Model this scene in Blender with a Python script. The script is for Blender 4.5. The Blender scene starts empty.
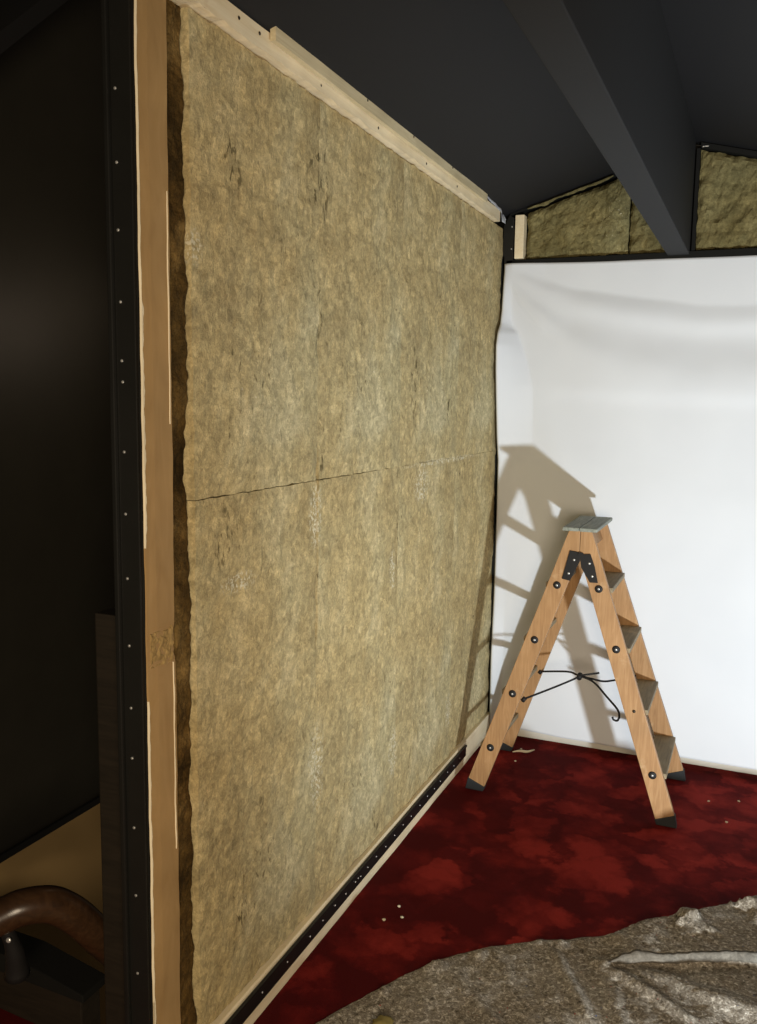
import bpy, bmesh, math, random
from mathutils import Vector, Matrix, noise
random.seed(7)
sc = bpy.context.scene
COL = sc.collection

# ------------------------------------------------------------------ materials
def srgb(r, g, b):
    def f(c):
        c /= 255.0
        return c / 12.92 if c <= .04045 else ((c + .055) / 1.055) ** 2.4
    return (f(r), f(g), f(b), 1)

class NT:
    def __init__(s, name, rough=.6, spec=.3, metal=0):
        s.m = bpy.data.materials.new(name); s.m.use_nodes = True
        s.t = s.m.node_tree; s.b = s.t.nodes['Principled BSDF']
        s.b.inputs['Roughness'].default_value = rough
        s.b.inputs['Specular IOR Level'].default_value = spec
        s.b.inputs['Metallic'].default_value = metal
        s.tc = s.t.nodes.new('ShaderNodeTexCoord')
    def n(s, typ, **kw):
        o = s.t.nodes.new(typ)
        for k, v in kw.items():
            if k in o.inputs.keys() if isinstance(k, str) else False: o.inputs[k].default_value = v
            else: setattr(o, k, v)
        return o
    def l(s, a, b): s.t.links.new(a, b)
    def coord(s, scale=(1, 1, 1), rot=(0, 0, 0), kind='Object'):
        mp = s.t.nodes.new('ShaderNodeMapping')
        mp.inputs['Scale'].default_value = scale; mp.inputs['Rotation'].default_value = rot
        s.l(s.tc.outputs[kind], mp.inputs[0]); return mp.outputs[0]
    def noise(s, scale, detail=4, rough=.55, dist=0, co=None):
        o = s.t.nodes.new('ShaderNodeTexNoise')
        o.inputs['Scale'].default_value = scale; o.inputs['Detail'].default_value = detail
        o.inputs['Roughness'].default_value = rough; o.inputs['Distortion'].default_value = dist
        s.l(co if co is not None else s.tc.outputs['Object'], o.inputs['Vector']); return o.outputs['Fac']
    def ramp(s, fac, stops, interp='LINEAR'):
        o = s.t.nodes.new('ShaderNodeValToRGB'); o.color_ramp.interpolation = interp
        e = o.color_ramp.elements
        while len(e) < len(stops): e.new(.5)
        for i, (p, c) in enumerate(stops): e[i].position = p; e[i].color = c
        s.l(fac, o.inputs[0]); return o.outputs[0]
    def mix(s, fac, a, b, mode='MIX'):
        o = s.t.nodes.new('ShaderNodeMix'); o.data_type = 'RGBA'; o.blend_type = mode
        for v, k in ((fac, 0), (a, 6), (b, 7)):
            if hasattr(v, 'is_output') or isinstance(v, bpy.types.NodeSocket): s.l(v, o.inputs[k])
            else: o.inputs[k].default_value = v
        return o.outputs[2]
    def color(s, v):
        if isinstance(v, bpy.types.NodeSocket): s.l(v, s.b.inputs['Base Color'])
        else: s.b.inputs['Base Color'].default_value = v
    def bump(s, h, strength=.3, dist=.01):
        o = s.t.nodes.new('ShaderNodeBump'); o.inputs['Strength'].default_value = strength
        o.inputs['Distance'].default_value = dist; s.l(h, o.inputs['Height'])
        s.l(o.outputs[0], s.b.inputs['Normal'])

g = lambda v: (v, v, v, 1)
def plain(name, col, rough=.6, spec=.3, metal=0, var=.12, scale=9):
    n = NT(name, rough, spec, metal)
    a = tuple(c * (1 - var) for c in col[:3]) + (1,); b = tuple(min(1, c * (1 + var)) for c in col[:3]) + (1,)
    n.color(n.ramp(n.noise(scale, 5), [(.3, a), (.7, b)]))
    n.bump(n.noise(scale * 12, 3), .08, .002)
    return n.m

def wool_mat(name, c_dark, c_mid, c_light, speck=True, bs=.55):
    n = NT(name, .95, .08)
    big = n.noise(4.0, 5, .62, .5)
    swirl = n.noise(30, 6, .72, 1.3)
    fine = n.noise(85, 5, .72, 1.2)
    c = n.ramp(big, [(.34, c_dark), (.5, c_mid), (.66, c_light)])
    f = n.ramp(swirl, [(.30, g(.66)), (.42, g(.90)), (.52, g(1.0)), (.66, g(1.24))])
    c = n.mix(1, c, f, 'MULTIPLY')
    f2 = n.ramp(fine, [(.30, g(.70)), (.5, g(1.0)), (.70, g(1.22))])
    c = n.mix(1, c, f2, 'MULTIPLY')
    hue = n.ramp(n.noise(2.2, 4, .6), [(.40, (1.04, .98, .88, 1)), (.60, (.98, 1.0, 1.0, 1))])
    c = n.mix(1, c, hue, 'MULTIPLY')
    if speck:   # torn pits and loose pale fibres, in patches
        pz = n.ramp(n.noise(5.5, 3, .5, .4, n.coord((1, 1, .5))), [(.52, g(0)), (.63, g(1))])
        pit = n.ramp(n.noise(46, 3, .6, .6, n.coord((1, 1, .5))), [(.60, g(0)), (.68, g(.62))])
        c = n.mix(n.mix(1, pit, pz, 'MULTIPLY'), c, srgb(66, 54, 28))
        wh = n.ramp(n.noise(120, 3, .6), [(.66, g(0)), (.72, g(.75))])
        zone = n.ramp(n.noise(4.2, 3, .5, .3, n.coord((1, 1, .6))), [(.56, g(0)), (.65, g(1))])
        c = n.mix(n.mix(1, wh, zone, 'MULTIPLY'), c, srgb(222, 212, 184))
    # flaky surface: cells of slightly different tone
    wv = n.t.nodes.new('ShaderNodeTexVoronoi'); wv.inputs['Scale'].default_value = 62
    wn = n.t.nodes.new('ShaderNodeTexNoise'); wn.inputs['Scale'].default_value = 55; wn.inputs['Detail'].default_value = 4
    n.l(n.tc.outputs['Object'], wn.inputs['Vector'])
    wa = n.t.nodes.new('ShaderNodeVectorMath'); wa.operation = 'MULTIPLY_ADD'; n.l(wn.outputs['Color'], wa.inputs[0]); wa.inputs[1].default_value = (.035, .035, .035); n.l(n.tc.outputs['Object'], wa.inputs[2])
    n.l(wa.outputs[0], wv.inputs['Vector'])
    ws_ = n.t.nodes.new('ShaderNodeSeparateColor'); n.l(wv.outputs['Color'], ws_.inputs[0])
    c = n.mix(1, c, n.ramp(ws_.outputs[0], [(0, g(.86)), (.6, g(1.0)), (1, g(1.16))]), 'MULTIPLY')
    if name == 'wool_slab':
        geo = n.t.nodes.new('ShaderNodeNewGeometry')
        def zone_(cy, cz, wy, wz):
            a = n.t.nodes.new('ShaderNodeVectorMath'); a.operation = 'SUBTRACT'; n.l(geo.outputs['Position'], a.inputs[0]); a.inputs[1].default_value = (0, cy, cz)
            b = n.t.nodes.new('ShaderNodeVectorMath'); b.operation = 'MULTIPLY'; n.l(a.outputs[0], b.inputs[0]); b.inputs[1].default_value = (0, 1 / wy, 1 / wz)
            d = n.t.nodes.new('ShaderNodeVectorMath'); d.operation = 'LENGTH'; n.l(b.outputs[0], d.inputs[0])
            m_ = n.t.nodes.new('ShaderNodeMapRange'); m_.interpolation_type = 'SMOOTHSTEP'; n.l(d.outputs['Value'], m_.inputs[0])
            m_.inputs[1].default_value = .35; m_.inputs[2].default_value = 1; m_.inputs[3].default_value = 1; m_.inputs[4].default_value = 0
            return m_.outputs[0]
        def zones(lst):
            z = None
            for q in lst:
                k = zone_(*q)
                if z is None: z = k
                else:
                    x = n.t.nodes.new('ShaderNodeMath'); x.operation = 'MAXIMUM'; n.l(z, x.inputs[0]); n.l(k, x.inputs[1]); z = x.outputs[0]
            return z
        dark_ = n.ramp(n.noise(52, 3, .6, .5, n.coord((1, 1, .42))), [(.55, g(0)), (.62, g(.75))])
        dz = zones([(-1.80, 2.12, .10, .20), (-1.80, 1.80, .03, .12), (-1.78, 1.42, .03, .14), (-1.08, 1.62, .06, .20), (-.72, 1.56, .08, .14), (-2.22, 2.06, .06, .10), (-.55, 1.28, .09, .10), (-2.25, 1.24, .10, .10), (-.28, .62, .06, .06), (-1.36, .17, .05, .07), (-2.2, .30, .05, .07), (-1.2, 1.18, .05, .2), (-1.797, 1.0, .012, .22)])  # narrow last zone: shade of the seam crack painted into the colour
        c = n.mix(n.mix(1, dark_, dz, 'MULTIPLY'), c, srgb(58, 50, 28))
        pale_ = n.ramp(n.noise(95, 3, .65), [(.50, g(0)), (.58, g(.85))])
        pz_ = zones([(-1.81, 1.24, .05, .12), (-1.80, .52, .06, .16), (-.72, 1.332, .55, .014), (-.98, 1.26, .10, .09), (-1.25, 1.0, .03, .10), (-.62, .30, .05, .10), (-2.36, 1.86, .03, .05), (-2.2, 1.13, .10, .03), (-1.22, .35, .05, .12)])
        c = n.mix(n.mix(1, pale_, pz_, 'MULTIPLY'), c, srgb(222, 214, 186))
    n.color(c)
    h = n.mix(.5, n.noise(48, 6, .7, .8), n.noise(190, 4, .7))
    n.bump(h, bs, .008)
    return n.m

M = {}
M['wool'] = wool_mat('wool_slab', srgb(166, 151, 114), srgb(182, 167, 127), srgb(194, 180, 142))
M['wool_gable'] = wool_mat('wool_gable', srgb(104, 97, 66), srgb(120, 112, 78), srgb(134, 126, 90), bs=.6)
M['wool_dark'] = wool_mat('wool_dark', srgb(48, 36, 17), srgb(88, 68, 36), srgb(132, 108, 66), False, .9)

def carpet():
    n = NT('carpet_velvet', .92, .08)
    # brushed pile: overlapping soft-edged strokes
    def strokes(scale, warp, seed):
        co = n.coord((1, 1, 1), (0, 0, seed))
        wn = n.t.nodes.new('ShaderNodeTexNoise'); wn.inputs['Scale'].default_value = scale * .9; wn.inputs['Detail'].default_value = 6; wn.inputs['Roughness'].default_value = .62
        n.l(co, wn.inputs['Vector'])
        sub = n.t.nodes.new('ShaderNodeVectorMath'); sub.operation = 'SUBTRACT'; n.l(wn.outputs['Color'], sub.inputs[0]); sub.inputs[1].default_value = (.5, .5, .5)
        sca = n.t.nodes.new('ShaderNodeVectorMath'); sca.operation = 'SCALE'; n.l(sub.outputs[0], sca.inputs[0]); sca.inputs['Scale'].default_value = warp
        add = n.t.nodes.new('ShaderNodeVectorMath'); n.l(co, add.inputs[0]); n.l(sca.outputs[0], add.inputs[1])
        v = n.t.nodes.new('ShaderNodeTexVoronoi'); v.feature = 'SMOOTH_F1'; v.inputs['Smoothness'].default_value = .32; v.inputs['Scale'].default_value = scale; v.inputs['Randomness'].default_value = 1
        n.l(add.outputs[0], v.inputs['Vector'])
        sep = n.t.nodes.new('ShaderNodeSeparateColor'); n.l(v.outputs['Color'], sep.inputs[0])
        m_ = n.t.nodes.new('ShaderNodeMath'); m_.operation = 'MULTIPLY_ADD'; n.l(v.outputs['Distance'], m_.inputs[0]); m_.inputs[1].default_value = -.55; n.l(sep.outputs[0], m_.inputs[2])
        return m_.outputs[0]
    a = strokes(9.5, .20, .4); b = strokes(5.2, .30, 1.9); cl = n.noise(2.3, 5, .6, .8); d = n.noise(12, 5, .62, 1.0)
    mixv = n.mix(.5, n.mix(.42, a, b), n.mix(.45, cl, d))
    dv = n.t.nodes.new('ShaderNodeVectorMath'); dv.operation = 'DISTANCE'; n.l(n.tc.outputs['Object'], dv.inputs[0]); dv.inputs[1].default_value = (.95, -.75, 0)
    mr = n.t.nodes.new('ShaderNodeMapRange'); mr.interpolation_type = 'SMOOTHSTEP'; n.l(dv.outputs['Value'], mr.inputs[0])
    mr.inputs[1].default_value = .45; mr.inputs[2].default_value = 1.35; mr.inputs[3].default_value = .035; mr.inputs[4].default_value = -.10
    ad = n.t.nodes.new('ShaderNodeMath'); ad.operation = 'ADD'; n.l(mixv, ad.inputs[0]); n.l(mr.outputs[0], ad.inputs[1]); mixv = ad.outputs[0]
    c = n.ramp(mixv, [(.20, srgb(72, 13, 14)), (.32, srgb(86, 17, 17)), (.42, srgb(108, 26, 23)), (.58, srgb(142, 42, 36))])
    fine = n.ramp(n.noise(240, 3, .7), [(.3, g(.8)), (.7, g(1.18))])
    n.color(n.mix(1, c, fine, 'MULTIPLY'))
    n.b.inputs['Sheen Weight'].default_value = .12
    n.b.inputs['Sheen Roughness'].default_value = .4
    n.b.inputs['Sheen Tint'].default_value = srgb(190, 60, 50)
    n.bump(n.mix(.3, n.noise(320, 3, .7), d), .35, .006)
    return n.m
M['carpet'] = carpet()

def sheet():
    n = NT('white_cloth', .85, .15)
    n.color(n.ramp(n.noise(1.5, 4), [(.3, srgb(219, 223, 229)), (.7, srgb(227, 231, 236))]))
    n.bump(n.noise(420, 2), .05, .001)
    return n.m
M['sheet'] = sheet()

def wood(name, c1, c2, c3, scale=(1, 1, .06), rot=(0, 0, 0), sc_=70, rough=.5, smear_=.3):
    n = NT(name, rough, .35)
    co = n.coord(scale, rot)
    w = n.noise(sc_, 4, .6, 1.2, co)
    c = n.ramp(w, [(.3, c1), (.5, c2), (.72, c3)])
    big = n.ramp(n.noise(5, 3), [(.3, g(.86)), (.7, g(1.1))])
    c = n.mix(1, c, big, 'MULTIPLY')
    smear = n.ramp(n.noise(13, 5, .65), [(.63, g(0)), (.72, g(smear_))])
    n.color(n.mix(smear, c, srgb(205, 176, 138)))
    n.bump(w, .08, .002)
    return n.m
ang = math.atan(.343)
M['oak_left'] = wood('ladder_wood_left', srgb(152, 114, 76), srgb(166, 127, 86), srgb(180, 142, 101), rot=(0, -ang, 0))
M['oak_right'] = wood('ladder_wood_right', srgb(152, 114, 76), srgb(166, 127, 86), srgb(180, 142, 101), rot=(0, ang, 0))
M['tread'] = wood('tread_wood', srgb(118, 106, 84), srgb(140, 126, 100), srgb(156, 142, 116), (1, .08, 1), sc_=60, rough=.7)
M['cap'] = wood('cap_wood', srgb(112, 116, 106), srgb(134, 138, 127), srgb(156, 160, 150), (1, .08, 1), sc_=60, rough=.6)
M['pine'] = wood('pale_pine', srgb(226, 207, 168), srgb(234, 217, 182), srgb(240, 226, 194), (1, .06, 1), sc_=60, rough=.55)
M['pine2'] = wood('pale_pine_upper', srgb(196, 180, 142), srgb(208, 193, 156), srgb(218, 204, 170), (1, .06, 1), sc_=60, rough=.55)
M['tan'] = wood('tan_board', srgb(160, 128, 82), srgb(168, 136, 89), srgb(176, 144, 97), (1, 1, .25), sc_=18, rough=.75, smear_=0)
M['tan_rough'] = plain('tan_rough', srgb(160, 134, 88), .95, .05, var=.25, scale=50)
M['chalk'] = plain('torn_plaster', srgb(226, 214, 186), .9, .1)
M['black'] = plain('black_profile', srgb(24, 24, 22), .42, .4)
M['black_matt'] = plain('black_matt', srgb(19, 19, 17), .75, .2)
M['rubber'] = plain('rubber', srgb(42, 44, 46), .7, .3)
M['iron'] = plain('black_iron', srgb(26, 25, 25), .6, .3)
M['steel'] = plain('screw_steel', srgb(200, 200, 198), .35, .5, .7)
M['dark_screw'] = plain('dark_screw', srgb(46, 38, 28), .5, .4, .3)
M['ceil'] = plain('stretch_ceiling', srgb(23, 23, 25), .75, .3, var=.03)
M['beam'] = plain('beam_paint', srgb(31, 32, 34), .75, .25, var=.03)
M['stairblack'] = plain('stair_black', srgb(38, 36, 30), .48, .45, var=.08)
M['beige'] = plain('beige_plaster', srgb(170, 142, 96), .85, .15, var=.06, scale=4)
M['white_paint'] = plain('white_paint', srgb(222, 218, 206), .5, .35, var=.03)
M['mahogany'] = wood('mahogany', srgb(46, 31, 20), srgb(56, 38, 24), srgb(66, 46, 30), (.1, 1, 1), sc_=50, rough=.28, smear_=0)
M['darkwood'] = wood('dark_wood', srgb(28, 24, 18), srgb(34, 29, 22), srgb(40, 34, 26), (.1, 1, 1), sc_=50, rough=.55, smear_=0)
M['rag'] = plain('white_rag', srgb(222, 224, 230), .9, .1, var=.03)
M['leaf'] = plain('yellow_scrap', srgb(150, 136, 84), .9, .1)

def felt():
    n = NT('recycled_felt', .97, .05)
    base = n.ramp(n.noise(95, 6, .75, .8), [(.34, srgb(66, 60, 52)), (.44, srgb(128, 120, 108)), (.54, srgb(152, 144, 132)), (.63, srgb(218, 212, 200))])
    big = n.ramp(n.noise(4, 4, .6), [(.38, (.84, .80, .75, 1)), (.62, (1.08, 1.08, 1.08, 1))])
    c = n.mix(1, base, big, 'MULTIPLY')
    for sc_, lo, col in ((130, .73, srgb(34, 30, 28)), (120, .745, srgb(232, 226, 214)), (84, .765, srgb(190, 60, 54)), (76, .77, srgb(70, 96, 150))):
        co = n.coord((1, 1, 1), (sc_, sc_ * .7, 0))
        c = n.mix(n.ramp(n.noise(sc_, 2, .6, 0, co), [(lo - .03, g(0)), (lo, g(.9))]), c, col)
    n.color(c)
    n.bump(n.noise(130, 5, .75), .6, .008)
    return n.m
M['felt'] = felt()
M['felt_pale'] = wool_mat('felt_pale', srgb(84, 79, 72), srgb(100, 95, 88), srgb(116, 111, 104), False, .6)

# ------------------------------------------------------------------ mesh helpers
def wloc(o):
    v = Vector((0, 0, 0))
    while o is not None: v += Vector(o.location); o = o.parent
    return v
def obj(name, bm, mat, parent=None, smooth=False, origin=None):
    """world-space bmesh -> one mesh object (vertices made local to parent / origin)"""
    off = wloc(parent) if parent is not None else Vector(origin or (0, 0, 0))
    bmesh.ops.recalc_face_normals(bm, faces=bm.faces)
    for v in bm.verts: v.co -= off
    me = bpy.data.meshes.new(name); bm.to_mesh(me); bm.free()
    if smooth:
        for p_ in me.polygons: p_.use_smooth = True
    me.materials.append(M[mat] if isinstance(mat, str) else mat)
    o = bpy.data.objects.new(name, me); COL.objects.link(o)
    if parent is not None: o.parent = parent
    else: o.location = off
    return o
def tag(o, label, cat, group=None, kind=None):
    o['label'] = label; o['category'] = cat
    if group: o['group'] = group
    if kind: o['kind'] = kind
    return o
def struct(o, label=None):
    o['kind'] = 'structure'
    if label: o['label'] = label
    return o
def thing(name, label, cat, loc, group=None):
    o = bpy.data.objects.new(name, None); o.empty_display_size = .1; COL.objects.link(o); o.location = loc
    return tag(o, label, cat, group)
def box(bm, lo, hi, bev=0):
    vs = [bm.verts.new((x, y, z)) for x in (lo[0], hi[0]) for y in (lo[1], hi[1]) for z in (lo[2], hi[2])]
    fs = [bm.faces.new([vs[i] for i in q]) for q in ((0, 1, 3, 2), (4, 6, 7, 5), (0, 4, 5, 1), (2, 3, 7, 6), (0, 2, 6, 4), (1, 5, 7, 3))]
    if bev:
        es = list({e for f in fs for e in f.edges})
        bmesh.ops.bevel(bm, geom=es, offset=bev, segments=2, affect='EDGES', profile=.6)
    return bm
def bx(lo, hi, bev=0): return box(bmesh.new(), lo, hi, bev)
def prism(pts, f0, f1, bev=0):
    """pts: 2-D outline; f0/f1 map an outline point to the two end faces"""
    bm = bmesh.new()
    a = [bm.verts.new(f0(*q)) for q in pts]; b = [bm.verts.new(f1(*q)) for q in pts]
    n = len(pts); bm.faces.new(a); bm.faces.new(b[::-1])
    for i in range(n): bm.faces.new((a[i], b[i], b[(i + 1) % n], a[(i + 1) % n]))
    if bev:
        bmesh.ops.bevel(bm, geom=list(bm.edges), offset=bev, segments=2, affect='EDGES', profile=.6)
    return bm
def tube(bm, pts, rad, seg=10, caps=True, flat=1.0):
    pts = [Vector(q) for q in pts]; rings = []
    for i, q in enumerate(pts):
        d = (pts[min(i + 1, len(pts) - 1)] - pts[max(i - 1, 0)]).normalized()
        up = Vector((0, 0, 1)) if abs(d.z) < .9 else Vector((1, 0, 0))
        s = d.cross(up).normalized(); u = s.cross(d)
        r = rad[i] if isinstance(rad, (list, tuple)) else rad
        rings.append([bm.verts.new(q + s * math.cos(t) * r * flat + u * math.sin(t) * r) for t in [2 * math.pi * k / seg for k in range(seg)]])
    for a, b in zip(rings, rings[1:]):
        for k in range(seg): bm.faces.new((a[k], a[(k + 1) % seg], b[(k + 1) % seg], b[k]))
    if caps: bm.faces.new(rings[0][::-1]); bm.faces.new(rings[-1])
    return bm
def spline(pts, n=8):
    out = []; P = [Vector(q) for q in pts]
    for i in range(len(P) - 1):
        a, b, c, d = P[max(i - 1, 0)], P[i], P[i + 1], P[min(i + 2, len(P) - 1)]
        for k in range(n):
            t = k / n
            out.append(.5 * ((2 * b) + (c - a) * t + (2 * a - 5 * b + 4 * c - d) * t * t + (3 * b - a - 3 * c + d) * t ** 3))
    out.append(P[-1]); return out
def dome(axis, r, h, seg=14):
    """low round head on the origin, bulging along axis"""
    bm = bmesh.new(); ax = Vector(axis).normalized()
    s = ax.orthogonal().normalized(); u = ax.cross(s); rings = []
    for rr, hh in ((1, 0), (1, .35), (.82, .75), (.5, 1)):
        rings.append([bm.verts.new(ax * hh * h + (s * math.cos(t) + u * math.sin(t)) * r * rr) for t in [2 * math.pi * k / seg for k in range(seg)]])
    for a, b in zip(rings, rings[1:]):
        for k in range(seg): bm.faces.new((a[k], a[(k + 1) % seg], b[(k + 1) % seg], b[k]))
    bm.faces.new(rings[0][::-1]); bm.faces.new(rings[-1]); return bm
def screws(parent, positions, axis, r, mat, name='screw', h=.002):
    first = None; off = wloc(parent)
    for q in positions:
        if first is None:
            bm = dome(axis, r, h, 8); me_o = obj(name, bm, mat); me_o.parent = parent; first = me_o
        else:
            me_o = first.copy(); COL.objects.link(me_o); me_o.parent = parent
        me_o.location = Vector(q) - off
def sm(e0, e1, x):
    t = max(0, min(1, (x - e0) / (e1 - e0))); return t * t * (3 - 2 * t)
def fb(p, s=1, o=4): return noise.fractal(Vector(p) * s, 1.0, 2.0, o)

def slab(name, axis, a0, a1, b0, b1, front, back, mat, seed, amp=.006, rag=.004, step=.012, top=None, edge_amp=1.0, es=None, open_=None):
    """mineral wool slab: front face a rough grid. axis 'x': a=y, b=z, faces +x;  axis 'y': a=x, b=z, faces -y"""
    bm = bmesh.new()
    e0_, e1_, e2_, e3_ = es or (seed + 1, seed + 2, seed + 3, seed + 4)
    na = max(3, int((a1 - a0) / step)); nb = max(3, int((b1 - b0) / step))
    F = []
    for i in range(na + 1):
        row = []
        for j in range(nb + 1):
            a = a0 + (a1 - a0) * i / na
            t1 = b1 if top is None else top(a)
            b = b0 + (t1 - b0) * j / nb
            d = amp * (fb((a * 3, b * 3, seed), 2, 3) * .7 + fb((a, b, seed + 9), 22, 4) * .75)
            ed = min(i, na - i, j, nb - j)
            if ed < 2: d -= (.006 if ed == 0 else .002) * edge_amp
            if i == 0: a += (rag if e0_ != 300 else   .2 * rag) * fb((b, e0_, 1), 24 if e0_ != 300 else 60, 4) + (.003 * fb((b, 2, 9), 3, 2) if e0_ == 300 else 0) + (open_(a, b, 0) if open_ else 0)
            if i == na: a += rag * fb((b, e1_, 1), 24, 4) - (open_(a, b, 1) if open_ else 0)
            if j == 0: b += rag * fb((a, e2_, 1), 24, 4) + (open_(a, b, 2) if open_ else 0)
            if j == nb: b += rag * fb((a, e3_, 1), 24, 4) - (open_(a, b, 3) if open_ else 0)
            row.append(bm.verts.new((front + d, a, b) if axis == 'x' else (a, front - d, b)))
        F.append(row)
    for i in range(na):
        for j in range(nb): bm.faces.new((F[i][j], F[i + 1][j], F[i + 1][j + 1], F[i][j + 1]))
    per = [F[i][0] for i in range(na + 1)] + [F[na][j] for j in range(1, nb + 1)] + [F[i][nb] for i in range(na - 1, -1, -1)] + [F[0][j] for j in range(nb - 1, 0, -1)]
    B = []
    for v in per:
        c = v.co.copy()
        if axis == 'x': c.x = back
        else: c.y = back
        B.append(bm.verts.new(c))
    n = len(per)
    for i in range(n): bm.faces.new((per[i], B[i], B[(i + 1) % n], per[(i + 1) % n]))
    bm.faces.new(B[::-1])
    o = (front, a0, b0) if axis == 'x' else (a0, front, b0)
    return obj(name, bm, mat, origin=o)

# ------------------------------------------------------------------ camera
yaw, pit, rol = .4015, .1248, .0143
f = Vector((-math.sin(yaw) * math.cos(pit), math.cos(yaw) * math.cos(pit), -math.sin(pit)))
r0 = Vector((math.cos(yaw), math.sin(yaw), 0)); u0 = r0.cross(f)
r_ = r0 * math.cos(rol) + u0 * math.sin(rol); u_ = -r0 * math.sin(rol) + u0 * math.cos(rol)
cd = bpy.data.cameras.new('camera'); cam = bpy.data.objects.new('camera', cd); COL.objects.link(cam)
mx = Matrix((r_, u_, -f)).transposed().to_4x4(); mx.translation = Vector((1.0792, -3.9177, 1.55))
cam.matrix_world = mx
cd.sensor_fit = 'AUTO'; cd.sensor_width = 36; cd.lens = 877.65 * 36 / 1024; cd.clip_start = .02
sc.camera = cam

# ------------------------------------------------------------------ the setting
LEND = -2.54                                         # free end of the left wall
RX, RZ = .735, 2.632
def zleft(x): return 2.373 + .302 * x
def zceil(x): return zleft(x) if x < .706 else zleft(.706) + (RZ - zleft(.706)) * (x - .706) / (RX - .706) if x < RX else max(2.385, RZ - .262 * (x - RX))

bm = bmesh.new()
box(bm, (-.10, -5.2, -.08), (2.9, .06, 0))
box(bm, (-.95, -5.2, -.08), (-.10, -2.33, 0))
struct(obj('floor', bm, 'carpet'), 'dark red crushed velvet carpet')

bm = bmesh.new()
for xa, xb in ((-.10, .706), (.706, RX), (RX, 1.677), (1.677, 2.9)):
    za, zb = zceil(xa), zceil(xb)
    vs = [bm.verts.new(q) for q in ((xa, -5.2, za), (xb, -5.2, zb), (xb, .06, zb), (xa, .06, za), (xa, -5.2, za + .05), (xb, -5.2, zb + .05), (xb, .06, zb + .05), (xa, .06, za + .05))]
    for q in ((0, 1, 2, 3), (7, 6, 5, 4), (0, 4, 5, 1), (1, 5, 6, 2), (2, 6, 7, 3), (3, 7, 4, 0)): bm.faces.new([vs[i] for i in q])
struct(obj('ceiling', bm, 'ceil'), 'dark grey stretched ceiling in two slopes')

# stair side ceiling, rising away
zs = lambda y: 2.344 + .916 * (y + 2.271)
bm = prism([(-2.7, zs(-2.7)), (-1.5, zs(-1.5)), (-1.0, zs(-1.5)), (-1.0, zs(-1.5) + .05), (-1.5, zs(-1.5) + .05), (-2.7, zs(-2.7) + .05)], lambda y, z: (-.97, y, z), lambda y, z: (-.60, y, z))
struct(obj('ceiling_stair', bm, 'ceil'), 'dark sloping soffit over the stairs')

struct(obj('wall_left', bx((-.10, -2.50, 0), (-.052, .06, 2.37)), 'black_matt'), 'core of the partition behind the mineral wool')
struct(obj('wall_back', bx((-.10, .06, 0), (2.9, .10, 2.38)), 'black_matt'), 'back wall behind the white sheet')
bm = prism([(.03, 2.381), (1.66, 2.381), (RX, RZ)], lambda x, z: (x, .062, z), lambda x, z: (x, .10, z))
struct(obj('wall_gable', bm, 'black_matt'), 'gable of the back wall')

# wall end board
struct(obj('trim_1', bx((-.064, LEND, 0), (-.004, -2.502, 2.36), .003), 'black_matt'), 'black end board of the partition')

# stair wall: black upper skin, beige plaster below
ws = struct(obj('wall_stair', bx((-.98, -5.2, -1.3), (-.90, .06, 3.0)), 'beige'), 'beige plaster stair wall')
struct(obj('wall_stair_cladding', bx((-.90, -5.2, .185), (-.885, .06, 3.0)), 'stairblack'), 'black stretched skin above beige plaster')
struct(obj('trim_2', bx((-.885, -5.2, .19), (-.876, .06, .215), .003), 'black'), 'black edge profile of the stair wall')

struct(obj('baseboard_back', bx((.012, -.006, 0), (2.9, .058, .043), .004), 'white_paint'), 'low white baseboard under the sheet')

# beam
bm = prism([(.706, 2.166), (.792, 2.166), (.792, 2.618), (RX, 2.632), (.706, 2.587)], lambda x, z: (x, -.016, z), lambda x, z: (x - .052, -5.2, z), .004)
struct(obj('ceiling_beam', bm, 'beam'), 'dark grey boxed ridge beam running to the back wall')

# ------------------------------------------------------------------ left partition
order = ['beside the tan board strip', 'second from the tan board strip', 'third from the tan board strip', 'in the corner by the white sheet']
ys = [-2.372, -1.8, -1.2, -.6, -.012]
def gap(a, b, side):
    """how far each slab stands back from its neighbour along a seam"""
    if side in (0, 1):
        w = .0003
        if abs(a + 1.8) < .05: w += .0064 * sm(.86, .95, b) * sm(1.45, 1.36, b) * (.75 + .7 * fb((b, 3, 3), 9, 3)) + .006 * math.exp(-((b - 1.36) / .03) ** 2) + .005 * math.exp(-((b - .93) / .03) ** 2)
        return max(.0002, w)
    w = .0003
    if b > 2: return .002 + .004 * max(0, .5 + fb((a, 4, 4), 14, 4))
    if a < -1.42: w += .0010 * (.8 + .8 * fb((a, 5, 1), 12, 3))
    if -2.0 < a < -1.9: w += .002 * math.exp(-((a + 1.95) / .012) ** 2)
    return max(.0002, w)
for row, (z0, z1, lab) in enumerate(((1.337, 2.323, 'upper'), (.102, 1.337, 'lower'))):
    for k in range(4):
        es = (300 + k, 301 + k, 400 if row == 0 else 420 + k, 430 + k if row == 0 else 400)
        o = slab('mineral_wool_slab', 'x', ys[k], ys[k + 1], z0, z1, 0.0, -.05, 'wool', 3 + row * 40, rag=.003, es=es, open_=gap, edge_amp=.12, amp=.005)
        tag(o, 'mineral wool slab in the %s row of the left wall, %s' % (lab, order[k]), 'insulation', 'mineral wool slabs of the left wall')
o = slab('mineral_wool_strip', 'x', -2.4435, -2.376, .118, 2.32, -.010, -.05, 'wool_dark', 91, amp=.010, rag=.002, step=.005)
tag(o, 'dark ragged strip of mineral wool recessed between tan board and slabs', 'insulation')

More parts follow.
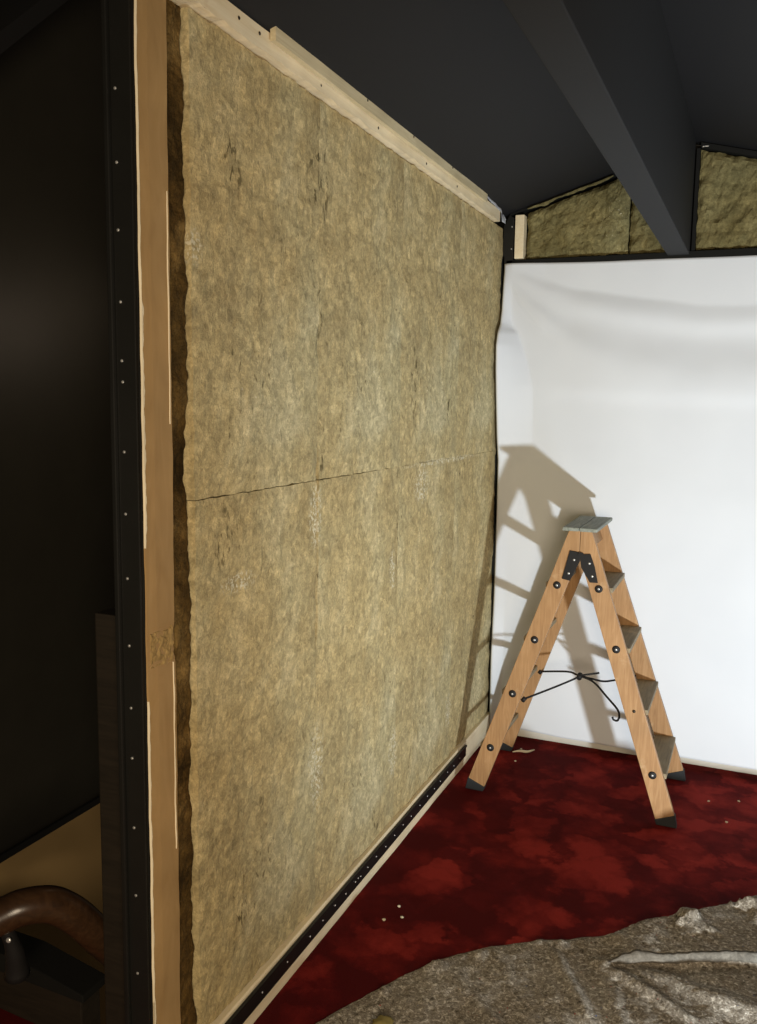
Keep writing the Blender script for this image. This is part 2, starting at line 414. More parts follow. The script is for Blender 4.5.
# tan board strip with torn pale edges
def board():
    bm = bmesh.new(); n = 300; A = []
    for i in range(n + 1):
        z = .112 + 2.2 * i / n
        e0 = LEND + .001 + .002 * fb((z, 0, 5), 9, 4); e1 = -2.4485 + .003 * fb((z, 0, 8), 8, 4)
        x = .001 + .002 * fb((z, 3, 1), 3, 3)
        if abs(z - 1.05) < .04: x += .002 * fb((z, 1, 1), 60, 2); e1 -= .006 * sm(.04, .02, abs(z - 1.05)) * (1 + fb((z, 7, 7), 40, 3))
        A.append([bm.verts.new(q) for q in ((x, e0, z), (x + .0015, (e0 * 2 + e1) / 3, z), (x + .001, (e0 + e1 * 2) / 3, z), (x, e1, z), (-.046, e1, z), (-.003, e0, z))])
    for a, b in zip(A, A[1:]):
        for k in range(6): bm.faces.new((a[k], a[(k + 1) % 6], b[(k + 1) % 6], b[k]))
    bm.faces.new(A[0][::-1]); bm.faces.new(A[-1]); return bm
brd = thing('board_strip', 'narrow tan board strip with chipped pale edges beside the black end post', 'board', (0, -2.5, 0))
obj('board_face', board(), 'tan', brd)
def torn(y, z0, z1, w, seed, x=.0015):
    bm = bmesh.new(); n = max(8, int((z1 - z0) / .005)); A = []
    for i in range(n + 1):
        z = z0 + (z1 - z0) * i / n
        t = min(1, i / 5, (n - i) / 5)
        ww = max(.0006, w * (.55 + .9 * fb((z, seed, 0), 26, 5))) * max(.12, t); yy = y + .002 * fb((z, 0, 5), 9, 4)
        A.append([bm.verts.new(q) for q in ((x - .002, yy - .001, z), (x + .002, yy, z), (x + .0022, yy + ww * .6, z), (x - .001, yy + ww, z))])
    for a, b in zip(A, A[1:]):
        for k in range(4): bm.faces.new((a[k], a[(k + 1) % 4], b[(k + 1) % 4], b[k]))
    bm.faces.new(A[0][::-1]); bm.faces.new(A[-1]); return bm
for (y, z0, z1, w, s_) in ((LEND - .0005, 1.26, 1.74, .011, 4), (LEND - .0005, .2, .95, .005, 11), (LEND - .0005, 1.74, 2.33, .003, 6), (LEND - .0005, .115, .3, .012, 15), (-2.458, .6, 1.01, .004, 8), (-2.456, 1.5, 1.95, .0015, 17)):
    o = obj('torn_edge', torn(y, z0, z1, w, s_), 'chalk', brd); o['label'] = 'torn whitish edge'
bm = bmesh.new(); A = []
for i in range(25):
    z = 1.012 + .075 * i / 24; row = []
    for k in range(23):
        y = -2.533 + .078 * k / 22
        ed = min(i, 24 - i, k, 22 - k)
        row.append(bm.verts.new((.0015 + (.0035 * (fb((y, z, 2), 70, 4) + .35) if ed > 0 else -.003), y + .002 * fb((y, z, 5), 60, 2), z + .008 * fb((y, 1, 4), 30, 3))))
    A.append(row)
for a, b in zip(A, A[1:]):
    for k in range(22): bm.faces.new((a[k], a[k + 1], b[k + 1], b[k]))
o = obj('torn_patch', bm, 'tan_rough', brd); o['label'] = 'rough torn band across the board'

# black screwed profile down the wall end
post = thing('edge_profile', 'tall black profile with a column of small screws on the wall end', 'profile', (-.03, LEND - .004, 0))
bm = bx((-.052, LEND - .008, .0), (-.006, LEND - .0005, 2.36), .0015)
obj('face_plate', bm, 'black', post)
bm = bx((-.064, LEND - .016, .0), (-.052, LEND - .0005, 2.36), .003)
obj('edge_lip', bm, 'black', post)
scr = [(x, LEND - .008, z) for x, z in ((-.041, 2.116), (-.041, 1.985), (-.041, 1.863), (-.039, 1.731), (-.039, 1.621), (-.038, 1.581), (-.038, 1.447), (-.038, 1.326), (-.037, 1.198), (-.036, 1.062), (-.035, .934), (-.035, .829), (-.034, .681), (-.033, .534), (-.033, .361))]
screws(post, scr, (0, -1, 0), .0032, 'steel')

# bottom: pale batten with black screwed rail on it
bat = thing('base_batten', 'pale timber batten along the floor under the mineral wool', 'batten', (.01, -1.2, 0))
def batten(x0, x1, y0, y1, z0, z1, seed, amp=.002, rag_low=0, n=90):
    bm = bmesh.new(); A = []
    for i in range(n + 1):
        y = y0 + (y1 - y0) * i / n; w = amp * fb((y, seed, 0), 3, 3); lo = rag_low * fb((y, seed, 4), 16, 4)
        A.append([bm.verts.new(q) for q in ((x0, y, z0), (x1 + w, y, z0 + lo), (x1 + w, y, z1 - .004), (x1 + w - .004, y, z1 + w), (x0, y, z1 + w))])
    for a, b in zip(A, A[1:]):
        for k in range(5): bm.faces.new((a[k], a[(k + 1) % 5], b[(k + 1) % 5], b[k]))
    bm.faces.new(A[0][::-1]); bm.faces.new(A[-1]); return bm
obj('batten_board', batten(-.048, .017, -2.50, -.02, .0, .101, 2, .0015), 'pine', bat)
rail = thing('floor_profile', 'long black profile with a row of screws along the floor batten', 'profile', (.02, -1.4, .05))
obj('face_plate', bx((.0185, -2.5, .043), (.0245, -.43, .092), .0015), 'black', rail)
obj('edge_lip', bx((.0245, -2.5, .084), (.0285, -.43, .093), .001), 'black', rail)
py = [-2.28, -2.14, -2.01, -1.88, -1.80, -1.72, -1.645, -1.575, -1.555, -1.535, -1.48, -1.41, -1.33, -1.25, -1.17, -1.09, -1.0, -.92, -.84, -.77, -.68, -.60, -.52]
screws(rail, [(.0245, y, .066 + .002 * ((i * 7) % 3 - 1)) for i, y in enumerate(py)], (1, 0, 0), .0026, 'steel')

# top battens
t1 = thing('ceiling_batten', 'long pale timber batten along the top of the mineral wool', 'batten', (.01, -1.3, 2.33))
obj('batten_board', batten(-.045, .018, -2.50, -.13, 2.326, 2.378, 12, .002, .006, 220), 'pine', t1)
screws(t1, [(.0175, y, 2.342 if y > -2.09 else 2.356) for y in (-2.215, -2.13, -1.83, -1.46, -1.05, -.72)], (1, 0, 0), .0042, 'dark_screw')
t2 = thing('ceiling_batten', 'shorter greyer pale batten lying along the ceiling above the long batten', 'batten', (.02, -1.2, 2.385))
obj('batten_board', batten(.0215, .036, -2.09, -.385, 2.354, 2.411, 22, .0012), 'pine2', t2)
screws(t2, [(.036, y, 2.392 - .012 * (int(y * 50) % 2)) for y in (-1.88, -1.58, -1.22, -.83, -.6)], (1, 0, 0), .004, 'dark_screw')

# white rag tucked in the corner
def rag():
    bm = bmesh.new(); n = 26; A = []
    for i in range(n + 1):
        t = i / n; y = -.44 + .36 * t
        zt = 2.404 - .020 * t + .004 * fb((t, 2, 0), 6, 3); w = .022 + .016 * t * (1.2 - t) + (.035 if t > .84 else 0)
        row = []
        for j in range(7):
            s = j / 6
            row.append(bm.verts.new((-.008 + .038 * math.sin(math.pi * .5 * min(1, s * 1.6)) + .004 * fb((t, s, 1), 7, 3), y, zt - w * s)))
        A.append(row)
    for a, b in zip(A, A[1:]):
        for k in range(6): bm.faces.new((a[k], a[k + 1], b[k + 1], b[k]))
    bmesh.ops.solidify(bm, geom=bm.faces[:], thickness=.004)
    return bm
tag(obj('cloth_scrap', rag(), 'rag', None, True, (.02, -.3, 2.38)), 'white scrap of cloth tucked under the ceiling at the wall corner', 'cloth')

# ------------------------------------------------------------------ gable above the sheet
zg = lambda x: zleft(x) - .012
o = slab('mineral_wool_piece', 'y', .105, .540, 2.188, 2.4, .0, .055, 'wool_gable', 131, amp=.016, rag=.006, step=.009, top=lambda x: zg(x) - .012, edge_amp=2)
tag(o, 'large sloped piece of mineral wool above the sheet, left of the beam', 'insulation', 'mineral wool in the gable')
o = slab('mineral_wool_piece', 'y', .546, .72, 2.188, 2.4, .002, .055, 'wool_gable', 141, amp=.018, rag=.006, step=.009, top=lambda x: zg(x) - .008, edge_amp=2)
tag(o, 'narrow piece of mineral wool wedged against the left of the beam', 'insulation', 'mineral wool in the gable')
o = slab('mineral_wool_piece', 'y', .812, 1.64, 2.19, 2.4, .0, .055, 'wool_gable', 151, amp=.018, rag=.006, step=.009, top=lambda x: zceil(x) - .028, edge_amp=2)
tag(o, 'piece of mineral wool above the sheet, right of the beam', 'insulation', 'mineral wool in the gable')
# thin pale strip on the sloped edge
bm = bmesh.new(); A = []
for i in range(61):
    x = .112 + .36 * i / 60; w = .013 * (.75 + .8 * fb((x, 3, 1), 14, 4)) * min(1, .3 + i / 12, .3 + (60 - i) / 12); zt = zleft(x) - .011 + .002 * fb((x, 1, 1), 20, 2)
    A.append([bm.verts.new(q) for q in ((x, -.019, zt), (x, -.030 + .004 * fb((x, 7, 1), 25, 3), zt - w * .2), (x, -.031 + .005 * fb((x, 9, 1), 25, 3), zt - w * .8), (x, -.019, zt - w))])
for a, b in zip(A, A[1:]):
    for k in range(4): bm.faces.new((a[k], a[(k + 1) % 4], b[(k + 1) % 4], b[k]))
bm.faces.new(A[0][::-1]); bm.faces.new(A[-1])
tag(obj('wool_offcut', bm, 'wool_gable', None, False, (.28, -.01, 2.44)), 'thin pale offcut along the sloping ceiling edge left of the beam', 'insulation')
# black profiles
hp = thing('sheet_profile', 'horizontal black profile between the white sheet and the gable wool', 'profile', (.1, -.006, 2.17))
obj('face_plate', bx((.02, -.012, 2.13), (2.6, .058, 2.182), .002), 'black_matt', hp)
vp = thing('gable_profile', 'upright black profile along the right of the beam', 'profile', (.80, 0, 2.2))
obj('face_plate', bx((.7965, -.014, 2.184), (.811, .05, 2.585), .0015), 'black_matt', vp)
dp = thing('gable_profile', 'sloping black profile over the wool right of the beam', 'profile', (.82, 0, 2.5))
bm = prism([(.812, zceil(.812) - .004), (1.64, zceil(1.64) - .004), (1.64, zceil(1.64) - .024), (.812, zceil(.812) - .024)], lambda x, z: (x, -.014, z), lambda x, z: (x, .05, z), .001)
obj('face_plate', bm, 'black_matt', dp)
o = obj('bright_clip', bx((.818, -.019, zceil(.83) - .020), (.842, -.0145, zceil(.83) - .016), .001), 'steel', dp); o['label'] = 'small bright clip'
dl = thing('gable_profile', 'sloping black profile under the ceiling left of the beam', 'profile', (.4, 0, 2.45))
bm = prism([(.03, zleft(.03) - .010), (.70, zleft(.70) - .010), (.70, zleft(.70) - .001), (.03, zleft(.03) - .001)], lambda x, z: (x, -.012, z), lambda x, z: (x, .05, z), .001)
obj('face_plate', bm, 'black_matt', dl)
cp = thing('corner_profile', 'upright black profile with screws in the wall corner', 'profile', (.03, -.02, 2.1))
pts = [(.004, 1.0), (.05, 1.0), (.05, 2.362), (.030, 2.375), (.004, 2.33)]
obj('face_plate', prism(pts, lambda x, z: (x, -.012, z), lambda x, z: (x, .03, z), .001), 'black', cp)
screws(cp, [(.042, -.0125, z) for z in (2.325, 2.23)], (0, -1, 0), .0035, 'steel')
tag(obj('corner_batten', bx((.058, -.022, 2.186), (.098, .03, 2.372), .003), 'pine', None, False, (.078, 0, 2.2)), 'short upright pale batten stub in the corner above the sheet', 'batten')
# black lining strip in the corner behind the sheet's edge
struct(obj('trim_3', bx((-.004, -.012, .02), (.012, .055, 2.2), .001), 'black_matt'), 'black corner strip behind the edge of the sheet')

# ------------------------------------------------------------------ white sheet
EDGE = [(2.17, -.010), (2.06, -.028), (1.961, -.040), (1.90, -.060), (1.86, -.098), (1.806, -.118), (1.70, -.112), (1.566, -.090), (1.40, -.058), (1.295, -.026), (1.016, -.020), (.80, -.020), (.641, -.024), (.5, -.034), (.407, -.042), (.25, -.040), (.162, -.036), (0, -.030)]
def lerp_tab(tab, z):
    for (z1, v1), (z0, v0) in zip(tab, tab[1:]):
        if z >= z0:
            t = (z - z0) / (z1 - z0); t = max(0, min(1, t)); t = t * t * (3 - 2 * t) if False else t
            return v0 + (v1 - v0) * t
    return tab[-1][1]
FLAP = [(2.17, .03), (1.92, .035), (1.885, .045), (1.86, .068), (1.758, .108), (1.63, .143), (1.564, .146), (1.39, .152), (1.2, .13), (.9, .06), (.6, .045), (.0, .04)]
def curve(tab, x):
    for (x0, v0), (x1, v1) in zip(tab, tab[1:]):
        if x <= x1:
            t = max(0, (x - x0) / (x1 - x0)); return v0 + (v1 - v0) * t
    return tab[-1][1]
# folds falling from the top-left corner: (centre line z(x), half width z(x), slope, fade in x)
FOLDS = [([(0, 2.165), (.06, 2.125), (.2, 2.065), (.44, 2.005), (.85, 1.935), (1.1, 1.93), (1.7, 2.0), (2.6, 2.05)], .010, .075, .28, (.0, .2)),
         ([(0, 2.165), (.1, 2.03), (.3, 1.955), (.6, 1.90), (.85, 1.865), (1.1, 1.862), (1.7, 1.9), (2.6, 1.95)], .010, .040, -.28, (.2, .8)),
         ([(0, 2.165), (.08, 2.06), (.15, 1.99), (.32, 1.87), (.56, 1.785), (.86, 1.735), (1.1, 1.745), (1.7, 1.8), (2.6, 1.85)], .012, .095, .28, (.0, .2)),
         ([(0, 1.62), (.5, 1.582), (1.1, 1.567), (2.6, 1.62)], .030, .034, -.22, (.12, .45)),
         ([(0, 1.9), (.15, 1.55), (.35, 1.36), (.6, 1.24), (1.1, 1.2), (2.6, 1.2)], .06, .10, .10, (.15, .35)),
         ([(0, 2.165), (.03, 2.09), (.10, 1.98), (.17, 1.90), (.6, 1.5), (2.6, 1.0)], .006, .010, -.3, (.0, .02))]
def sheet_y(x, z):
    y = -.026
    for tab, w0, w1, sl, (f0, f1) in FOLDS:
        zc = curve(tab, x); w = w0 + (w1 - w0) * sm(0, .7, x)
        k = sm(f0, f1, x)
        if sl == -.3: k = sm(.30, .1, x) * sm(0, .03, x)
        if k > 0: y += k * sl * w * .886 * math.erf((z - zc) / w)
    y -= .012 * sm(0, .5, x) * sm(.9, 1.6, z) * sm(2.17, 1.95, z)
    y -= .003 * fb((x * 1.2, z * 1.6, 3), 2.2, 3)
    ye = lerp_tab(EDGE, z); xf = lerp_tab(FLAP, z)
    t = max(0, 1 - (x - .022) / max(.02, xf))
    if t > 0:
        lo = ye - .008
        up = sm(1.845, 1.90, z) * sm(2.168, 2.05, z)             # above the flap the ridge stands off the edge
        y = y + (lo - .002 * up * sm(0, .045, x - .022) - y) * min(1, t)
        if x < .022: y = lo + (.022 - x) * 1.2        # the very edge turns back to the wall
    y = min(y, -.0145)
    return y
def sheet_mesh():
    bm = bmesh.new(); xs = [.0145 + .0065 * i for i in range(40)]
    while xs[-1] < 2.6: xs.append(xs[-1] + .014)
    nz = 210; A = []
    for x in xs:
        zt = 2.166 - .006 * math.sin(min(1, x / .9) * math.pi) if x < .9 else 2.166 - .02 * (x - .9) * .3
        zt = 2.166 - .010 * sm(0, .5, x) - .004 * sm(.6, 1.0, x)
        zb = .046 + .004 * fb((x, 0, 0), 4, 2)
        row = []
        for j in range(nz + 1):
            z = zt + (zb - zt) * j / nz
            row.append(bm.verts.new((x, sheet_y(x, z), z)))
        A.append(row)
    for a, b in zip(A, A[1:]):
        for j in range(nz): bm.faces.new((a[j], a[j + 1], b[j + 1], b[j]))
    return bm
sh = obj('backdrop_sheet', sheet_mesh(), 'sheet', None, True, (1.2, -.03, 2.16))
md = sh.modifiers.new('Solidify', 'SOLIDIFY'); md.thickness = .0015; md.offset = 1 
tag(sh, 'large white sheet hung over the back wall behind the stepladder', 'sheet')

# ------------------------------------------------------------------ stepladder
XC, YC = .499, -.412
TOPZ = 1.078
half = lambda z: .235 - .052 * z                                  # half depth (y) to the outer rail face
lad = thing('stepladder', 'wooden double-sided stepladder standing on the red carpet before the white sheet', 'ladder', (XC, YC, 0))
TH = .022
xo = lambda z: .412 - .343 * z
xi = lambda z: .337 - .343 * z
def rail_bm(sx, sy):
    zi = (.337 - .0008) / .343
    pts = [(xo(.044), .044), (xi(.018), .018), (.0008, zi), (.0008, TOPZ), (xo(TOPZ), TOPZ)]
    P = lambda d: (lambda x, z: (XC + sx * x, YC + sy * (half(z) - d), z))
    return prism(pts, P(0), P(TH), .0018)
def foot_bm(sx, sy):
    pts = [(xo(.046) + .003, .047), (xi(.018) - .003, .019), (xi(.018) + .004, 0), (xo(0.02) + .003, 0)]
    P = lambda d: (lambda x, z: (XC + sx * x, YC + sy * (half(z) - d), z))
    return prism(pts, P(-.003), P(TH + .003), .003)
BZ = (.862, .640, .415, .184)
for sx in (-1, 1):
    for sy in (-1, 1):
        L = obj('leg', rail_bm(sx, sy), 'oak_left' if sx < 0 else 'oak_right', lad)
        o = obj('rubber_foot', foot_bm(sx, sy), 'rubber', L); o['label'] = 'dark rubber foot'
        for z in BZ:
            if sx > 0 and z == .415: r, m_ = .006, 'dark_screw'
            else: r, m_ = .0150, 'iron'
            q = Vector((XC + sx * (xo(z) + xi(z)) / 2, YC + sy * half(z), z))
            b = obj('bolt', dome((0, sy, 0), r, .0045), m_, None, True); b.parent = L; b.location = q - wloc(L)
            if r > .01:
                c = dome((0, sy, 0), .0045, .0015, 8); c.transform(Matrix.Translation((0, sy * .0042, 0)))
                for f_ in c.faces: f_.smooth = True
                bm2 = c; me = bpy.data.meshes.new('bolt_tip'); bm2.to_mesh(me); bm2.free(); me.materials.append(M['steel'])
                # bright tip joined into the bolt mesh as a second material
                b.data.materials.append(M['steel'])
                bmj = bmesh.new(); bmj.from_mesh(b.data); n0 = len(bmj.faces); bmj.from_mesh(me); bmj.faces.ensure_lookup_table()
                for k in range(n0, len(bmj.faces)): bmj.faces[k].material_index = 1
                bmj.to_mesh(b.data); bmj.free(); bpy.data.meshes.remove(me)
for sx in (-1, 1):
    for z in BZ:
        zt = z + .004; hh = half(z) - TH
        a, b = XC + sx * (xi(z) + (.030 if sx < 0 else .004)), XC + sx * (xo(z) + .011)
        o = obj('tread', bx((min(a, b), YC - hh, zt - .02), (max(a, b), YC + hh, zt), .003), 'tread', lad)
        o['label'] = 'worn greyish flat tread'
for sx in (-1, 1):
    a, b = (XC - .062, XC - .0012) if sx < 0 else (XC + .0012, XC + .067)
    o = obj('cap_board', bx((a, YC - .214, TOPZ), (b, YC + .170, TOPZ + .014), .003), 'cap', lad)
    o['label'] = 'grey top board half, ' + ('left' if sx < 0 else 'right')
# cross blocks under the cap between the rails
for sx in (-1, 1):
    z0, z1 = 1.0, TOPZ
    pts = [(.002, z0), (xo(z0) - .036, z0), (xo(z1) - .036, z1), (.002, z1)]
    obj('cross_block', prism(pts, lambda x, z: (XC + sx * x, YC - half(z) + TH, z), lambda x, z: (XC + sx * x, YC + half(z) - TH, z), .001), 'oak_left' if sx < 0 else 'oak_right', lad)
# hinges
def hinge(sy):
    yf = lambda z: YC + sy * (half(z) + .0005); yb = lambda z: YC + sy * (half(z) + .005)
    hn = None
    for sx, pts in ((-1, [(-.036, 1.0), (.000, .995), (.004, .962), (-.030, .884), (-.061, .889)]), (1, [(.001, .988), (.042, .992), (.060, .945), (.075, .885), (.045, .884), (.010, .938)])):
        o = obj('hinge_plate', prism([(XC + a, b) for a, b in pts], lambda x, z: (x, yf(z), z), lambda x, z: (x, yb(z), z), .001), 'iron', lad)
        for (a, b) in ([(-.018, .965), (-.036, .912)] if sx < 0 else [(.040, .956), (.053, .908)]):
            s_ = obj('screw', dome((0, sy, 0), .0046, .002, 10), 'steel', None, True); s_.parent = o; s_.location = Vector((XC + a, yb(b), b)) - wloc(o)
    o = obj('hinge_pin', prism([(XC + .007 + .012 * math.cos(t), .984 + .012 * math.sin(t)) for t in [2 * math.pi * k / 14 for k in range(14)]], lambda x, z: (x, yf(z), z), lambda x, z: (x, yb(z) + sy * .003, z)), 'iron', lad)
hinge(-1); hinge(1)
# folding spreader stay
zc_ = .457; mid = (XC - .010, YC, zc_)
nearL = (XC - xi(.40) + .010, YC - half(.4) + TH * .5, .396); farL = (XC - xi(.395) - .012, YC + half(.42) - TH * .8, .392)
nearR = (XC + .165, YC - .09, .345); farR = (XC + xi(.43), YC + half(.42) - TH * .8, .43)
st = [('stay_rod', [nearL, (XC - .10, YC - .08, .418), (XC - .03, YC - .03, .448), mid]),
      ('stay_rod', [farL, (XC - .08, YC + .09, .44), (XC - .03, YC + .03, .452), mid]),
      ('stay_rod', [mid, (XC + .05, YC - .02, .445), (XC + .11, YC - .06, .405), (XC + .155, YC - .085, .37), nearR, (XC + .158, YC - .088, .325), (XC + .143, YC - .084, .325), (XC + .138, YC - .083, .335)]),
      ('stay_rod', [mid, (XC + .04, YC + .02, .445), (XC + .09, YC + .08, .425), farR]),
      ('stay_lever', [(XC - .02, YC, .450), (XC + .01, YC + .005, .462), (XC + .065, YC + .02, .474)])]
for nm, P in st:
    bm = bmesh.new(); tube(bm, spline(P, 6), .0042, 8); obj(nm, bm, 'iron', lad, True)
bm = bmesh.new(); tube(bm, [(mid[0], mid[1] - .012, mid[2] - .006), (mid[0], mid[1] + .012, mid[2] + .002)], .011, 12); obj('stay_joint', bm, 'iron', lad, True)
for q in (nearL, farL):
    bm = bmesh.new(); tube(bm, [(q[0] - .004, q[1], q[2] - .008), (q[0] + .006, q[1], q[2] + .006)], .009, 10); obj('stay_eye', bm, 'iron', lad, True)

# ------------------------------------------------------------------ felt drop cloth
edge = spline([(-.02, -2.75), (.06, -2.40), (.167, -2.098), (.361, -1.745), (.56, -1.565), (.755, -1.444), (.96, -1.262), (1.18, -1.085), (1.6, -.92), (2.2, -.8)], 24)
def seg_ridge(p, a, b, amp, w):
    a, b = Vector(a), Vector(b); d = b - a; t = max(0, min(1, (p - a).dot(d) / d.length_squared))
    q = a + d * t; s = (p - q).length
    return .40 * amp * math.exp(-(s / w) ** 2) * (.4 + .6 * math.sin(math.pi * (.15 + .7 * t)))
RIDGES = [((.775, -1.58), (1.02, -1.72), .040, .018), ((.65, -1.58), (.79, -1.83), .028, .018), ((.90, -1.56), (1.25, -1.66), .03, .03),
          ((1.1, -1.6), (1.3, -1.62), .03, .05), ((.45, -1.83), (.60, -1.95), .014, .02), ((.80, -1.62), (.88, -1.85), .02, .02), ((.50, -1.66), (.58, -1.78), .014, .02)]
FOLD = [(.790, -1.600), (.86, -1.535), (.98, -1.492), (1.18, -1.40), (1.5, -1.27), (2.2, -1.1)]
def fold_y(x):
    for (x0, y0), (x1, y1) in zip(FOLD, FOLD[1:]):
        if x <= x1: return y0 + (y1 - y0) * (x - x0) / (x1 - x0)
    return FOLD[-1][1]
def cloth_z(x, y, v):
    p = Vector((x, y)); z = .006
    z += .007 * max(0, fb((x, y, 2), 6, 4) + .35) + .003 * fb((x, y, 6), 24, 4) + .0025 * fb((x, y, 8), 70, 3)
    for a, b, am, w in RIDGES: z += seg_ridge(p, a, b, am, w)
    if x > .76:
        s = sm(.76, .86, x); fy = fold_y(max(x, .79))
        dd = y - fy                                        # >0: on the folded-over layer
        if dd > -.004: z += s * .026 * sm(-.004, .004, dd)
        else: z *= 1 - .5 * s * math.exp(-((dd + .02) / .025) ** 2)
    for (bx_, by_, am, w) in ((.60, -1.56, .012, .02), (.66, -1.535, .012, .015), (.36, -1.78, .010, .03), (.27, -1.93, .008, .02), (.80, -1.46, .012, .03), (.46, -1.68, .010, .02)):
        z += am * math.exp(-((x - bx_) ** 2 + (y - by_) ** 2) / w ** 2)
    for (bx_, by_, am, w) in ((.985, -1.297, .027, .032), (1.02, -1.33, .014, .045), (1.165, -1.150, .026, .030), (1.20, -1.185, .018, .05)):
        q = ((x - bx_) ** 2 + (y - by_) ** 2) / w ** 2 * (1 + .8 * fb((x, y, 9), 34, 3))
        z += am * math.exp(-q * q)
    fall = sm(0, .014, v)
    return max(.002, z * (.25 + .75 * fall))
def cloth_mesh():
    bm = bmesh.new(); A = []; n = len(edge)
    inward = Vector((.62, -.78))
    vs = [0, .004, .009, .015] + [.015 + .0085 * k for k in range(1, 150)]
    pts = []
    # resample the edge evenly
    tot = [0]
    for a, b in zip(edge, edge[1:]): tot.append(tot[-1] + (b - a).length)
    N = int(tot[-1] / .0095); k = 0
    for i in range(N + 1):
        s = tot[-1] * i / N
        while k < n - 2 and tot[k + 1] < s: k += 1
        t = (s - tot[k]) / (tot[k + 1] - tot[k]); pts.append(edge[k].lerp(edge[k + 1], t))
    for i, e in enumerate(pts):
        row = []
        w = .006 * fb((i * .0095, 0, 3), 14, 4)
        for v in vs:
            x = e.x + inward.x * v + w * .6; y = e.y + inward.y * v - w * .8
            row.append(bm.verts.new((x, y, cloth_z(x, y, v))))
        A.append(row)
    for a, b in zip(A, A[1:]):
        for j in range(len(vs) - 1): bm.faces.new((a[j], a[j + 1], b[j + 1], b[j]))
    return bm
dc = thing('drop_cloth', 'rumpled grey-brown recycled felt drop cloth on the red carpet', 'drop cloth', (1.0, -1.9, 0))
co = obj('felt_sheet', cloth_mesh(), 'felt', dc, True)
def hem():
    bm = bmesh.new(); A = []; n = 130
    for i in range(n + 1):
        x = .80 + (1.75 - .80) * i / n; y = fold_y(x); s = sm(.80, .86, x)
        zb = cloth_z(x, y - .012, 1); zt = cloth_z(x, y + .012, 1)
        w = (.005 + .012 * math.exp(-((x - .85) / .05) ** 2)) * (.3 + .7 * s)
        jy = .003 * fb((x, 1, 1), 20, 3)
        A.append([bm.verts.new(q) for q in ((x, y + .010 + jy, zt + .001), (x, y - .002 + jy, zt + .002), (x, y - w * .6 + jy, (zt * .72 + zb * .28) + .003), (x, y - w + jy, zb + .010), (x, y - w + .004 + jy, zb + .004), (x, y + .004 + jy, zb + .004))])
    for a, b in zip(A, A[1:]):
        for k in range(6): bm.faces.new((a[k], a[(k + 1) % 6], b[(k + 1) % 6], b[k]))
    bm.faces.new(A[0][::-1]); bm.faces.new(A[-1]); return bm
o = obj('folded_edge', hem(), 'felt_pale', dc, True); o['label'] = 'paler turned-over edge of the felt'

# bits lying about
def lump(seed, r, flat, c, stretch=1.0, rot=0):
    bm = bmesh.new(); bmesh.ops.create_icosphere(bm, subdivisions=3, radius=1)
    for v in bm.verts:
        k = 1 + .45 * fb(tuple(v.co), 1.3, 3) ; x, y, z = v.co * k
        y *= stretch; x, y = x * math.cos(rot) - y * math.sin(rot), x * math.sin(rot) + y * math.cos(rot)
        v.co = Vector((c[0] + x * r, c[1] + y * r, c[2] + z * r * flat))
    return bm
zc2 = cloth_z(.33, -2.06, .05)
tag(obj('wool_scrap', lump(5, .026, .35, (.325, -2.065, zc2 + .008)), 'leaf', None, True, (.325, -2.065, zc2)), 'small yellowish scrap lying on the near edge of the felt', 'scrap')
bm = bmesh.new(); tube(bm, spline([(.175, -.215, .006), (.205, -.205, .012), (.235, -.190, .008), (.262, -.165, .012)], 6), [.002 + .004 * math.sin(math.pi * k / 18) for k in range(19)], 8, True)
tag(obj('wood_shaving', bm, M['chalk'], None, True, (.22, -.19, 0)), 'curled pale shaving on the carpet behind the left ladder foot', 'shaving')
crumb = None
for (x, y) in ((.16, -1.545), (.19, -1.595), (.145, -1.63), (.20, -.155), (.21, -.30), (1.005, -.36), (1.115, -.31), (1.075, -.52)):
    if crumb is None:
        bm = lump(3, .0045, .6, (0, 0, 0)); crumb = obj('crumb', bm, 'chalk'); o = crumb
    else:
        o = crumb.copy(); COL.objects.link(o)
    o.location = (x, y, .0025); o.rotation_euler = (0, 0, x * 40)
    tag(o, 'tiny pale crumb of debris lying on the red carpet', 'crumb', 'crumbs on the carpet')

# ------------------------------------------------------------------ stair side
tag(obj('newel_post', bx((-.199, -2.46, -.6), (-.108, -2.37, 1.092), .004), 'darkwood', None, False, (-.155, -2.415, -.6)), 'dark squared post standing behind the black wall end', 'post')
hr = thing('handrail', 'thick curved brown handrail at the lower left beside the black wall end', 'handrail', (-.35, -2.5, .2))
P = [(-.50, -2.76, .30), (-.42, -2.70, .395), (-.36, -2.645, .44), (-.335, -2.62, .449), (-.306, -2.59, .461), (-.277, -2.55, .455), (-.258, -2.52, .434), (-.244, -2.48, .387), (-.236, -2.43, .318), (-.245, -2.36, .235), (-.255, -2.28, .15)]
bm = bmesh.new(); tube(bm, spline(P, 8), .0385, 20, True); obj('rail', bm, 'mahogany', hr, True)
bm = bmesh.new(); tube(bm, spline([(-.335, -2.61, .43), (-.332, -2.60, .395), (-.334, -2.585, .345), (-.345, -2.57, .285)], 4), [.016, .016, .016, .015, .015, .015, .016, .018, .020, .020, .022, .024, .028], 14); obj('bracket', bm, 'iron', hr, True)
s_ = obj('screw', dome((.3, -1, .3), .006, .003, 10), 'steel', None, True); s_.parent = hr; s_.location = Vector((-.318, -2.615, .398)) - wloc(hr)
kb = thing('stair_kerb', 'dark wooden kerb board under the handrail beside the red carpet', 'kerb', (-.45, -2.40, 0))
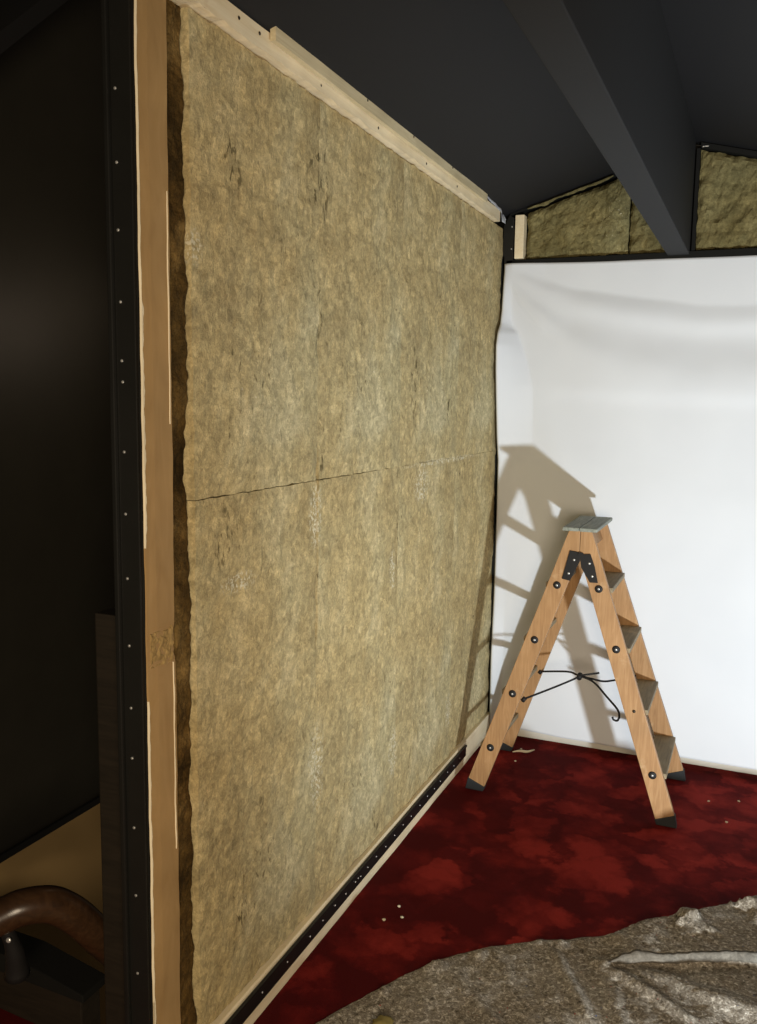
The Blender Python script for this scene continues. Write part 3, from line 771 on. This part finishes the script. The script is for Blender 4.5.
bm = prism([(-.88, .155), (-.30, .138), (-.30, .02), (-.88, .055)], lambda x, z: (x, -2.425, z), lambda x, z: (x, -2.36, z), .004)
obj('kerb_board', bm, 'darkwood', kb)
bm = prism([(-.88, .205), (-.48, .194), (-.285, .158), (-.285, .139), (-.88, .156)], lambda x, z: (x, -2.435, z), lambda x, z: (x, -2.35, z), .003)
obj('kerb_cap', bm, 'black_matt', kb)

# ------------------------------------------------------------------ light
def look(o, tgt):
    d = Vector(tgt) - Vector(o.location); o.rotation_euler = d.to_track_quat('-Z', 'Y').to_euler()
def lamp(name, typ, loc, tgt, energy, col, **kw):
    l = bpy.data.lights.new(name, typ); l.energy = energy; l.color = col
    for k, v in kw.items(): setattr(l, k, v)
    o = bpy.data.objects.new(name, l); COL.objects.link(o); o.location = loc; look(o, tgt); return o
# work lamp standing on the floor to the right of the camera
lamp('work_lamp', 'SPOT', (1.97, -2.76, .08), (1.25, 0, 1.6), 350, (.87, .95, 1.0), spot_size=math.radians(124), spot_blend=1.0, shadow_soft_size=.045)
# warm fill light added behind the camera to lift the shadows
lamp('warm_fill', 'AREA', (1.55, -4.75, 1.25), (.5, -.8, .8), 68, (1.0, .82, .59), shape='DISK', size=.9)
# unseen lights added in the stairwell for the glow on its black wall
lamp('stair_glow_fill', 'POINT', (-.35, -1.25, 1.9), (0, 0, 0), .5, (1.0, .75, .5), shadow_soft_size=.12)
lamp('stair_glow_spot', 'SPOT', (-.32, -1.55, 1.78), (-.885, -2.0, 1.74), 1.5, (1.0, .78, .58), spot_size=math.radians(95), spot_blend=1.0, shadow_soft_size=.05)
w = bpy.data.worlds.new('world'); sc.world = w; w.use_nodes = True
w.node_tree.nodes['Background'].inputs[0].default_value = (1.0, .80, .58, 1)
w.node_tree.nodes['Background'].inputs[1].default_value = .04

vs = sc.view_settings
vs.view_transform = 'Standard'; vs.look = 'None'; vs.gamma = 1; vs.exposure = 0; vs.use_curve_mapping = False
sc.display_settings.display_device = 'sRGB'
